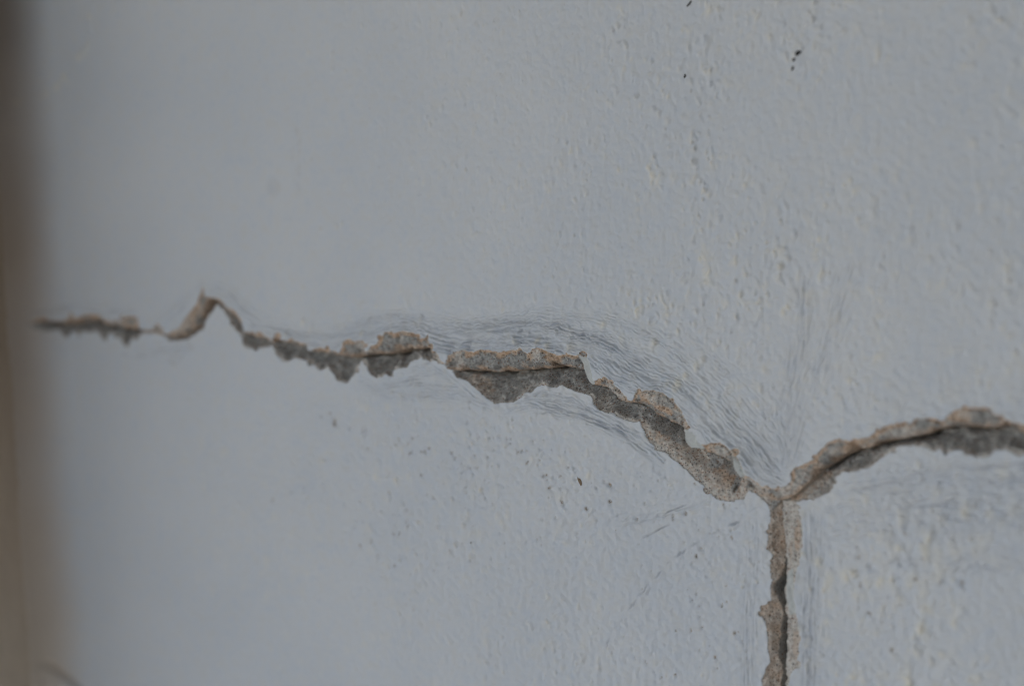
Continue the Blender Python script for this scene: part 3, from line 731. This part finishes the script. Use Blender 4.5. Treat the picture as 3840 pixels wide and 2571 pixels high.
# --- lumps of render standing out of the upper lip, and paint flakes half lifted
LUMPS = [
    ('small rounded tan lump', [(1298, 1310), (1302, 1282), (1316, 1272), (1332, 1271), (1347, 1284), (1356, 1312), (1352, 1336), (1328, 1344), (1300, 1340)]),
    ('left half of the twin grey lump', [(1404, 1316), (1430, 1292), (1440, 1264), (1459, 1246), (1486, 1244), (1505, 1248), (1508, 1285), (1502, 1308), (1474, 1326), (1425, 1328)]),
    ('right half of the twin grey lump', [(1509, 1247), (1525, 1242), (1552, 1246), (1576, 1255), (1592, 1273), (1590, 1296), (1570, 1307), (1512, 1309), (1509, 1285)]),
    ('dark end knob', [(1594, 1275), (1606, 1260), (1617, 1256), (1624, 1278), (1634, 1297), (1620, 1303), (1592, 1300)]),
    ('left block of the long grey ledge', [(1733, 1330), (1755, 1318), (1795, 1322), (1820, 1314), (1868, 1320), (1884, 1332), (1880, 1360), (1868, 1385), (1800, 1392), (1735, 1386)]),
    ('middle block of the long grey ledge', [(1890, 1330), (1950, 1316), (1972, 1308), (1984, 1330), (2004, 1358), (1998, 1380), (1930, 1392), (1872, 1390), (1886, 1358)]),
    ('tan lump over a dark hole', [(2012, 1356), (2028, 1325), (2044, 1304), (2066, 1313), (2088, 1328), (2108, 1336), (2112, 1366), (2080, 1378), (2030, 1382), (2004, 1378)]),
    ('pointed grey block at the ledge end', [(2114, 1336), (2132, 1331), (2148, 1327), (2162, 1334), (2178, 1333), (2192, 1362), (2202, 1390), (2160, 1380), (2120, 1368)]),
    ('slanting pale chip', [(2264, 1420), (2287, 1413), (2311, 1432), (2340, 1461), (2361, 1487), (2372, 1502), (2338, 1502), (2310, 1480), (2290, 1452), (2262, 1444)]),
    ('large speckled lump', [(2392, 1500), (2402, 1476), (2436, 1463), (2490, 1469), (2526, 1496), (2552, 1526), (2574, 1560), (2570, 1600), (2550, 1592), (2508, 1586), (2472, 1562), (2432, 1528)]),
    ('speckled lump near the junction', [(2662, 1690), (2668, 1668), (2680, 1659), (2713, 1659), (2742, 1676), (2757, 1700), (2756, 1738), (2744, 1736), (2700, 1713)]),
    ('big blurred lump near the right edge', [(3562, 1596), (3566, 1556), (3593, 1540), (3649, 1528), (3712, 1530), (3745, 1551), (3780, 1572), (3780, 1592), (3732, 1606), (3674, 1606), (3620, 1597)]),
    ('blurred elongated pale lump', [(3300, 1655), (3300, 1620), (3340, 1596), (3384, 1589), (3440, 1572), (3498, 1566), (3530, 1577), (3546, 1600), (3515, 1612), (3460, 1631), (3391, 1640)]),
    ('blurred brown lump', [(3080, 1750), (3090, 1690), (3126, 1656), (3158, 1643), (3190, 1655), (3215, 1660), (3205, 1690), (3160, 1706), (3115, 1732)]),
    ('blurred oval grey stone under the big lump', [(3596, 1622), (3620, 1608), (3660, 1612), (3684, 1626), (3672, 1644), (3630, 1650), (3600, 1640)]),
    ('blurred dark stone low in the right branch', [(3490, 1652), (3530, 1636), (3575, 1640), (3588, 1660), (3560, 1676), (3508, 1672)]),
    ('blurred square grey lump', [(466, 1226), (474, 1196), (497, 1189), (523, 1191), (532, 1212), (532, 1230), (500, 1235)]),
]
FLAKES = [
    ('pale lifted paint flake over the narrow throat', [(2182, 1332), (2205, 1333), (2221, 1348), (2227, 1372), (2238, 1404), (2247, 1436), (2234, 1440), (2217, 1420), (2205, 1392), (2196, 1362)]),
    ('square pale paint flake beside the large lump', [(2577, 1604), (2604, 1606), (2615, 1630), (2626, 1648), (2645, 1664), (2656, 1676), (2638, 1680), (2610, 1676), (2604, 1680), (2590, 1668), (2582, 1650), (2577, 1626)]),
    ('narrow pale flake above the big chip', [(2762, 1716), (2780, 1727), (2790, 1751), (2800, 1766), (2800, 1783), (2786, 1784), (2770, 1764), (2759, 1742)]),
    ('pale sliver beside the downward gap', [(2948, 2140), (2966, 2130), (2974, 2190), (2972, 2240), (2982, 2300), (2960, 2310), (2946, 2260), (2942, 2200)]),
]
cls = np.zeros((nz, nx), np.int16)
lump_boost = np.zeros_like(H)
lump_masks = []
for i, (nm, poly) in enumerate(LUMPS):
    p = resample(W(poly), 0.6 * MM, 0.35 * MM, 200 + i, True)
    mk = inside(p) & chip
    d = dist(p, 8 * MM, True)
    dome = np.sqrt(np.clip(d / (5 * MM), 0, 1)) * 3.2 * MM
    lump_boost = np.where(mk, np.maximum(lump_boost, dome), lump_boost)
    lump_masks.append(mk)
flake_masks = []
flake_h = np.zeros_like(H)
for i, (nm, poly) in enumerate(FLAKES):
    p = resample(W(poly), 0.5 * MM, 0.25 * MM, 300 + i, True)
    mk = inside(p) & chip
    d = dist(p, 8 * MM, True)
    flake_h = np.where(mk, -0.5 * MM - 0.15 * np.minimum(de, 5 * MM) + 0.3 * MM * sm(0, 1 * MM, d), flake_h)
    flake_masks.append(mk)
any_flake = np.any(flake_masks, axis=0)
hc = np.where(chip, hc + lump_boost, hc)
hc = np.where(any_flake, np.maximum(hc, flake_h), hc)
H = H + hc.astype(np.float32)

# the plaster sweeps forward in a soft cove where it meets the pilaster
cdx = np.clip((X2 - corner_x - LEAN * Z2) / COVE, 0.0, 1)
H += (COVE * (1 - np.sqrt(np.clip(1 - (1 - cdx) ** 2, 0.0, 1)))).astype(np.float32)

# groove of the corner cleft, lower left
cleft = dist(resample(W([(236, 2440), (256, 2490), (280, 2535), (312, 2585), (354, 2650)]), 1 * MM, 0.3 * MM, 61), 10 * MM)
H -= (6 * MM * np.exp(-(cleft / (1.4 * MM)) ** 2) * sm(2430, 2480, PY)).astype(np.float32)

# --- colours of the broken render
tn = perlin(X2 / (6 * MM), Z2 / (5 * MM), 71); tn2 = perlin(X2 / (1.6 * MM), Z2 / (1.5 * MM), 72)
tan = np.zeros_like(H); pale = np.zeros_like(H)
rim = 1 - sm(1.1 * MM, 2.4 * MM, de + (2.2 * tn + 0.7 * tn2) * MM)
foot = 1 - sm(0.9 * MM, 3.4 * MM, dk_h + (2.6 * tn + 0.8 * tn2) * MM)
tan = np.where(mask_u, np.maximum(rim, 0.85 * foot), tan)
tan = np.where(mask_vl, 0.9 * sm(vg * 0.9, vg * 1.3, dk_v), tan)
pale = np.where(mask_vl, 0.6 * sm(vg, vg * 1.4, dk_v) * np.clip(0.8 + 0.8 * tn, 0.3, 1), pale)
shelf_m = 1 - sm(0.8, 1.15, de / (shelf + 0.15 * MM))
tan = np.where(mask_l, 0.30 * (1 - sm(0.3 * MM, 1.2 * MM, de + 0.6 * tn2 * MM)), tan)
pale = np.where(mask_vr, 1.0, pale)
pale = np.where(mask_l, 0.8 * (1 - sm(0.2 * MM, 1.3 * MM, de - (1.6 * tn + 0.5 * tn2) * MM)), pale)
pale = np.where(mask_u, np.maximum(0.7 * shelf_m * sm(-0.3, 0.3, tn + 0.5 * tn2), 0.5 * (1 - sm(0.1 * MM, 0.5 * MM, de))), pale)
pale = np.where(mask_l, np.maximum(pale, 0.85 * shelf_m), pale)


def patch(arr, mask, cx, cy, rx, ry, ang, val, soft=0.35):
    a = R(ang)
    u = (PX - cx) * math.cos(a) + (PY - cy) * math.sin(a); v = -(PX - cx) * math.sin(a) + (PY - cy) * math.cos(a)
    f = np.sqrt((u / rx) ** 2 + (v / ry) ** 2) + 0.35 * tn + 0.25 * tn2
    w = (1 - sm(1 - soft, 1 + soft * 0.3, f)) * min(1.0, val * 1.2)
    arr[...] = np.where(mask, np.maximum(arr, w), arr)


lowm = mask_l
for a in ((1800, 1455, 62, 26, 40, .75), (1835, 1495, 40, 18, 10, .7), (1962, 1468, 24, 26, 0, .85), (2090, 1452, 70, 10, 0, .7), (2255, 1520, 48, 20, 40, .8), (2330, 1562, 60, 12, 20, .6), (2425, 1625, 26, 50, -25, .8), (2500, 1680, 70, 30, 40, .75), (2590, 1735, 90, 52, 40, .8), (2660, 1815, 80, 44, 42, .75), (2740, 1858, 55, 22, 0, .8), (2778, 1820, 22, 40, 0, .8), (2840, 1850, 50, 25, 25, .8), (1665, 1368, 30, 14, 40, .85), (3050, 1835, 80, 36, -15, .7), (3160, 1765, 60, 12, -10, .7), (3280, 1720, 50, 12, -30, .6), (3790, 1700, 30, 14, 0, .5), (3640, 1705, 30, 8, 0, .4)):
    patch(pale, lowm, *a)
for a in ((1795, 1450, 55, 20, 42, .9), (2420, 1620, 20, 45, -25, .75), (2480, 1660, 60, 24, 40, .7), (2580, 1725, 90, 40, 40, .7), (2680, 1800, 60, 40, 42, .7), (2720, 1868, 45, 14, 0, .9), (2775, 1825, 22, 36, 0, .8), (2850, 1850, 50, 20, 25, .85), (3010, 1850, 60, 16, -30, .8), (3060, 1810, 60, 20, -40, .6)):
    patch(tan, lowm, *a)
for a in ((1728, 1345, 22, 34, 0, .75), (1520, 1266, 12, 22, 0, .7), (2030, 1330, 24, 24, 0, .8), (2325, 1455, 50, 22, 42, .8), (2480, 1490, 70, 26, 30, .75), (2570, 1560, 24, 50, -20, .75), (2722, 1690, 46, 28, 20, .8), (2850, 1815, 60, 18, 30, .7), (2960, 1830, 50, 26, -30, .75), (3015, 1785, 34, 26, -30, .9), (1660, 1340, 24, 26, 50, .85), (3140, 1690, 36, 26, -30, .7), (3400, 1615, 90, 24, -12, .75), (3650, 1550, 50, 16, 0, .5), (1360, 1295, 18, 20, 0, .8), (700, 1215, 20, 40, 35, .6), (620, 1232, 14, 20, 0, .6)):
    patch(pale, mask_u, *a)
for a in ((2440, 1490, 30, 26, 0, .9), (2500, 1530, 46, 16, 30, .8), (2680, 1680, 26, 24, 0, .8), (2090, 1345, 34, 26, 0, .8), (2730, 1725, 22, 14, 0, .9), (3600, 1560, 60, 30, 0, .8), (3200, 1670, 80, 14, -20, .9), (720, 1200, 24, 70, 35, .6)):
    patch(tan, mask_u, *a)
for a in ((2892, 2000, 20, 60, 0, .35), (2870, 2310, 22, 40, 0, .35)):
    patch(pale, mask_vl, *a)
for a in ((2985, 2015, 16, 70, 0, .75), (2985, 2420, 22, 70, 0, .6), (2960, 2060, 8, 50, 0, .6)):
    patch(tan, mask_vr, *a)
pale = np.where(mask_u | mask_l, pale * np.clip(0.85 + 0.7 * tn2, 0, 1), pale)
pale = np.where(any_flake, 1.0, pale); tan = np.where(any_flake, 0.0, tan)
pale = np.where(mask_vr & ~any_flake, pale * (1 - 0.8 * tan), pale)
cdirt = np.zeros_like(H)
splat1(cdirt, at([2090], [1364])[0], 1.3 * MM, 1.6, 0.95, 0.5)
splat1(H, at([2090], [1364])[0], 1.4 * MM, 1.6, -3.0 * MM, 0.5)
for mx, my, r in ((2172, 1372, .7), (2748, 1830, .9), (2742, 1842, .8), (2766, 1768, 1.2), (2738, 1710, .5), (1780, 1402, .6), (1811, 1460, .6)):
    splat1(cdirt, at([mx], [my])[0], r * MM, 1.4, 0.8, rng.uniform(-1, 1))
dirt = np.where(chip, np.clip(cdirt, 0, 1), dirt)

# --- pull grid points onto the broken edge so the outline is clean
gz, gx = np.gradient(sd, zs, xs)
g2 = np.sqrt(gx * gx + gz * gz) + 1e-6
cell = np.minimum(np.gradient(xs)[None, :], np.gradient(zs)[:, None]) * 0.5
near = (np.abs(sd) < cell) & (g2 > 0.5)
XS = X2 - np.where(near, sd * gx / g2, 0); ZS = Z2 - np.where(near, sd * gz / g2, 0)

# --- classes: which piece of the wall each face belongs to
cls = np.where(above, 0, np.where(right_of, 2, 1)).astype(np.int16)
JX = 2922
cls = np.where(mask_u, np.where(PX < 1640, 3, np.where(PX < JX, 4, 5)), cls)
cls = np.where(mask_l, np.where(PX < 1660, 6, np.where(PX < JX, 7, 8)), cls)
cls = np.where(mask_vl, 9, cls)
cls = np.where(mask_vr, 10, cls)
for i, mk in enumerate(lump_masks):
    cls = np.where(mk, 11 + i, cls)
for i, mk in enumerate(flake_masks):
    cls = np.where(mk, 11 + len(LUMPS) + i, cls)

# vertex normals of the whole sheet, so the cut pieces shade as one surface
Y = -H
co = np.stack([XS, Y, ZS + CZ], -1).astype(np.float32)
tx = np.gradient(co, axis=1); tz = np.gradient(co, axis=0)
nrm = np.cross(tx, tz)
nrm /= np.linalg.norm(nrm, axis=2)[..., None] + 1e-12
co = co.reshape(-1, 3); nrm = nrm.reshape(-1, 3)
fc = cls[:-1, :-1]
# a face takes the class of the corner farthest inside the broken zone
sdc = np.stack([sd[:-1, :-1], sd[:-1, 1:], sd[1:, :-1], sd[1:, 1:]], 0)
sdc = np.where(np.stack([near[:-1, :-1], near[:-1, 1:], near[1:, :-1], near[1:, 1:]], 0), 0, sdc)
clc = np.stack([cls[:-1, :-1], cls[:-1, 1:], cls[1:, :-1], cls[1:, 1:]], 0)
pick = np.abs(sdc).argmax(0)
fc = np.take_along_axis(clc, pick[None], 0)[0]
ii = np.arange(nz * nx).reshape(nz, nx)
quads = np.stack([ii[:-1, :-1], ii[:-1, 1:], ii[1:, 1:], ii[1:, :-1]], -1).reshape(-1, 4)
fcf = fc.reshape(-1)
corner_shade = (1 - sm(-0.007, 0.027, X2 - corner_x - LEAN * Z2 - 0.004 * perlin(X2 / 0.05, Z2 / 0.07, 91)))  # painted shade, feathered out from the corner
attrs = {'grain_light': grain_light.reshape(-1), 'corner_shade': corner_shade.reshape(-1), 'dirt': dirt.reshape(-1), 'shade_grime': shade_grime.reshape(-1), 'tan': np.clip(tan, 0, 1).reshape(-1), 'pale': np.clip(pale, 0, 1).reshape(-1)}


def sheet(name, faces, mat, parent, names):
    used = np.unique(faces)
    remap = np.zeros(nx * nz, np.int32); remap[used] = np.arange(len(used))
    f = remap[faces]
    me = bpy.data.meshes.new(name)
    me.vertices.add(len(used)); me.vertices.foreach_set('co', co[used].astype(np.float32).ravel())
    me.loops.add(f.size); me.loops.foreach_set('vertex_index', f.astype(np.int32).ravel())
    me.polygons.add(len(f)); me.polygons.foreach_set('loop_start', np.arange(0, f.size, 4, dtype=np.int32))
    me.update(calc_edges=True)
    me.polygons.foreach_set('use_smooth', np.ones(len(f), bool))
    for nm in names:
        a = me.attributes.new(nm, 'FLOAT', 'POINT'); a.data.foreach_set('value', attrs[nm][used].astype(np.float32))
    me.normals_split_custom_set_from_vertices(nrm[used])
    me.materials.append(mat)
    o = bpy.data.objects.new(name, me); col.objects.link(o)
    o.parent = parent
    return o


def tag(o, label=None, cat=None, group=None, kind=None):
    for k, v in (('label', label), ('category', cat), ('group', group), ('kind', kind)):
        if v:
            o[k] = v
    return o


wall = bpy.data.objects.new('painted_wall', None)
col.objects.link(wall)
tag(wall, 'white painted plaster wall split by a branching crack with bare render showing', 'wall', kind='thing')
PARTS = {0: ('plaster_panel', 'painted plaster above the crack, with folded paint along its edge'),
         1: ('plaster_panel', 'painted plaster below the crack, left of the downward branch, pitted'),
         2: ('plaster_panel', 'painted plaster right of the downward branch, blurred'),
         3: ('broken_edge', 'thin tan upper broken edge of the left stretch of the crack'),
         4: ('broken_edge', 'tan and grey upper broken edge between the lumps of the middle stretch'),
         5: ('broken_edge', 'blurred brown upper broken edge of the right branch'),
         6: ('broken_ledge', 'dark grey lower broken face of the left stretch'),
         7: ('broken_ledge', 'dark grey and speckled tan lower broken face of the middle stretch'),
         8: ('broken_ledge', 'blurred dark lower broken face of the right branch'),
         9: ('broken_edge', 'tan left face of the downward crack'),
         10: ('broken_edge', 'pale speckled right margin of the downward crack')}
part_of = {}
for k in range(11 + len(LUMPS) + len(FLAKES)):
    f = quads[fcf == k]
    if not len(f):
        print('empty part', k); continue
    if k < 11:
        nm, lb = PARTS[k]
    elif k < 11 + len(LUMPS):
        nm, lb = 'render_lump', LUMPS[k - 11][0]
    else:
        nm, lb = 'paint_flake', FLAKES[k - 11 - len(LUMPS)][0]
    paint = k < 3
    o = sheet(nm, f, M_paint if paint else (M_flake if nm == 'paint_flake' else M_render), wall, ('dirt', 'shade_grime', 'grain_light', 'corner_shade') if paint else ('dirt', 'tan', 'pale'))
    o['label'] = lb
    part_of[k] = o
    if k >= 11:                                            # lumps and flakes belong to the broken face they stand on
        poly = (LUMPS + FLAKES)[k - 11][1]
        mx = sum(q[0] for q in poly) / len(poly); my = sum(q[1] for q in poly) / len(poly)
        host = 10 if my > 1950 else (8 if 'stone' in lb else (3 if mx < 1640 else (4 if mx < JX else 5)))
        o.parent = part_of[host]

# the body of the wall behind the sheet
def box(name, lo, hi, mat, parent=None):
    v = [(x, y, z) for x in (lo[0], hi[0]) for y in (lo[1], hi[1]) for z in (lo[2], hi[2])]
    f = [(0, 1, 3, 2), (4, 6, 7, 5), (0, 4, 5, 1), (2, 3, 7, 6), (0, 2, 6, 4), (1, 5, 7, 3)]
    me = bpy.data.meshes.new(name); me.from_pydata(v, [], f); me.update()
    me.materials.append(mat)
    o = bpy.data.objects.new(name, me); col.objects.link(o); o.parent = parent
    return o


box('masonry_core', (corner_x - 0.2, 0.055, 0.0), (3.2, 0.25, 2.55), M_render, wall)

# ------------------------------------------------------------------ the brown pilaster beside it, met by a soft plastered corner
def pilaster():
    zz = np.concatenate([np.linspace(0, 0.95, 12)[:-1], np.linspace(0.95, 1.85, 420), np.linspace(1.85, 2.55, 10)[1:]])
    PD, RO, PW = 0.15, 0.008, 0.30                     # depth, outer corner radius, width
    prof = [(-0.002, -0.012)] + [(-0.0008 + 0.0008 * min(1, (y - 0.016) / 0.012), -float(y)) for y in np.linspace(0.016, PD - RO, 90)]
    for k in range(1, 9):
        a = (k / 8) * math.pi / 2
        prof.append((-RO + RO * math.cos(a), -(PD - RO) - RO * math.sin(a)))
    prof += [(-x, -PD) for x in (0.03, 0.06, 0.12, 0.2, PW)] + [(-PW, 0.02)]
    prof = np.array(prof)
    S = np.concatenate([[0], np.cumsum(np.linalg.norm(np.diff(prof, axis=0), axis=1))])
    SS, ZZ = np.meshgrid(S, zz)
    rel = (1.4 * MM * perlin(SS / 0.05, ZZ / 0.07, 82) + 0.4 * MM * perlin(SS / 0.009, ZZ / 0.012, 83)) * sm(0.0, 0.03, SS)
    v = np.zeros(SS.shape + (3,))
    v[..., 0] = corner_x + LEAN * (ZZ - CZ) + prof[:, 0][None, :] + rel
    v[..., 1] = prof[:, 1][None, :] - 0.3 * rel
    v[..., 2] = ZZ
    n0, n1 = SS.shape
    idx = np.arange(n0 * n1).reshape(n0, n1)
    q = np.stack([idx[:-1, :-1], idx[1:, :-1], idx[1:, 1:], idx[:-1, 1:]], -1).reshape(-1, 4)
    me = bpy.data.meshes.new('pilaster')
    me.from_pydata(v.reshape(-1, 3).tolist(), [], q.tolist()); me.update()
    me.polygons.foreach_set('use_smooth', np.ones(len(q), bool))
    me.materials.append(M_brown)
    o = bpy.data.objects.new('pilaster', me); col.objects.link(o)
    return tag(o, 'blurred brown pilaster at the left edge, meeting the white wall', 'pilaster')


pilaster()

# ------------------------------------------------------------------ the ground round it, and added light blockers
gnd = box('ground', (-40, -60, -0.3), (40, 20, 0.0), M_ground); tag(gnd, kind='structure')
rwl = box('added_side_wall', (1.5, -2.4, 0.0), (1.7, -0.02, 2.55), M_blocker); tag(rwl, kind='structure')  # unseen wall added to block light from the right
added_ceil = box('added_ceiling', (-4.0, -3.5, 2.551), (3.2, 0.25, 2.68), M_blocker); tag(added_ceil, kind='structure')  # unseen overhang, added and made deep to block sky light


# ------------------------------------------------------------------ loose specks on the paint
def surf_y(c):
    i = np.clip(np.searchsorted(zs, c[1]), 0, nz - 1); j = np.clip(np.searchsorted(xs, c[0]), 0, nx - 1)
    return float(-H[i, j])


def speck(name, px, py, rx, rz, ang, mat, label, cat, group, seed, thick=0.45):
    c = at([px], [py])[0]
    rs = np.random.default_rng(seed)
    nlat, nlon = 6, 12
    V, F = [], []
    for a in range(nlat + 1):
        th = math.pi * a / nlat
        for b_ in range(nlon):
            ph = 2 * math.pi * b_ / nlon
            k = 1 + 0.22 * math.sin(2 * ph + seed) + 0.14 * math.sin(3 * ph + 1.7 * seed) + rs.normal(0, 0.05)
            x = rx * k * math.sin(th) * math.cos(ph); z = rz * k * math.sin(th) * math.sin(ph); y = -thick * min(rx, rz) * math.cos(th) * 1.6
            ca, sa = math.cos(ang), math.sin(ang)
            V.append((x * ca - z * sa, y, x * sa + z * ca))
    for a in range(nlat):
        for b_ in range(nlon):
            F.append((a * nlon + b_, a * nlon + (b_ + 1) % nlon, (a + 1) * nlon + (b_ + 1) % nlon, (a + 1) * nlon + b_))
    me = bpy.data.meshes.new(name); me.from_pydata(V, [], F); me.update()
    me.polygons.foreach_set('use_smooth', np.ones(len(F), bool))
    me.materials.append(mat)
    o = bpy.data.objects.new(name, me); col.objects.link(o)
    o.location = (c[0], surf_y(c) - 0.1 * min(rx, rz), c[1] + CZ)
    tag(o, label, cat, group)


G = 'dark specks stuck to the paint'
speck('dirt_speck', 2992, 199, 1.25 * MM, 1.1 * MM, 0.4, M_speck, 'largest black speck, topmost of three on the upper right wall', 'speck', G, 1)
speck('dirt_speck', 2976, 224, 0.55 * MM, 0.9 * MM, -0.7, M_speck, 'small grey speck, middle of the three on the upper right wall', 'speck', G, 2)
speck('dirt_speck', 2971, 256, 0.55 * MM, 1.0 * MM, -0.6, M_speck, 'small speck, lowest of the three on the upper right wall', 'speck', G, 3)
speck('dirt_speck', 2569, 286, 0.6 * MM, 0.85 * MM, -0.5, M_speck, 'lone tiny black speck left of the group of three', 'speck', G, 4)
speck('dirt_speck', 2584, 16, 0.55 * MM, 1.5 * MM, -0.7, M_speck, 'slanting black dash at the top edge of the picture', 'speck', G, 5)
speck('dirt_speck', 1766, 2034, 0.35 * MM, 0.45 * MM, 0, M_speck, 'tiny black dot on the plain lower wall left of the hairline crack', 'speck', G, 6)
speck('paint_scuff', 2171, 1805, 0.75 * MM, 2.6 * MM, 0.42, M_tanchip, 'elongated brown scuff on the pitted paint below the crack', 'scuff', None, 8, 0.25)
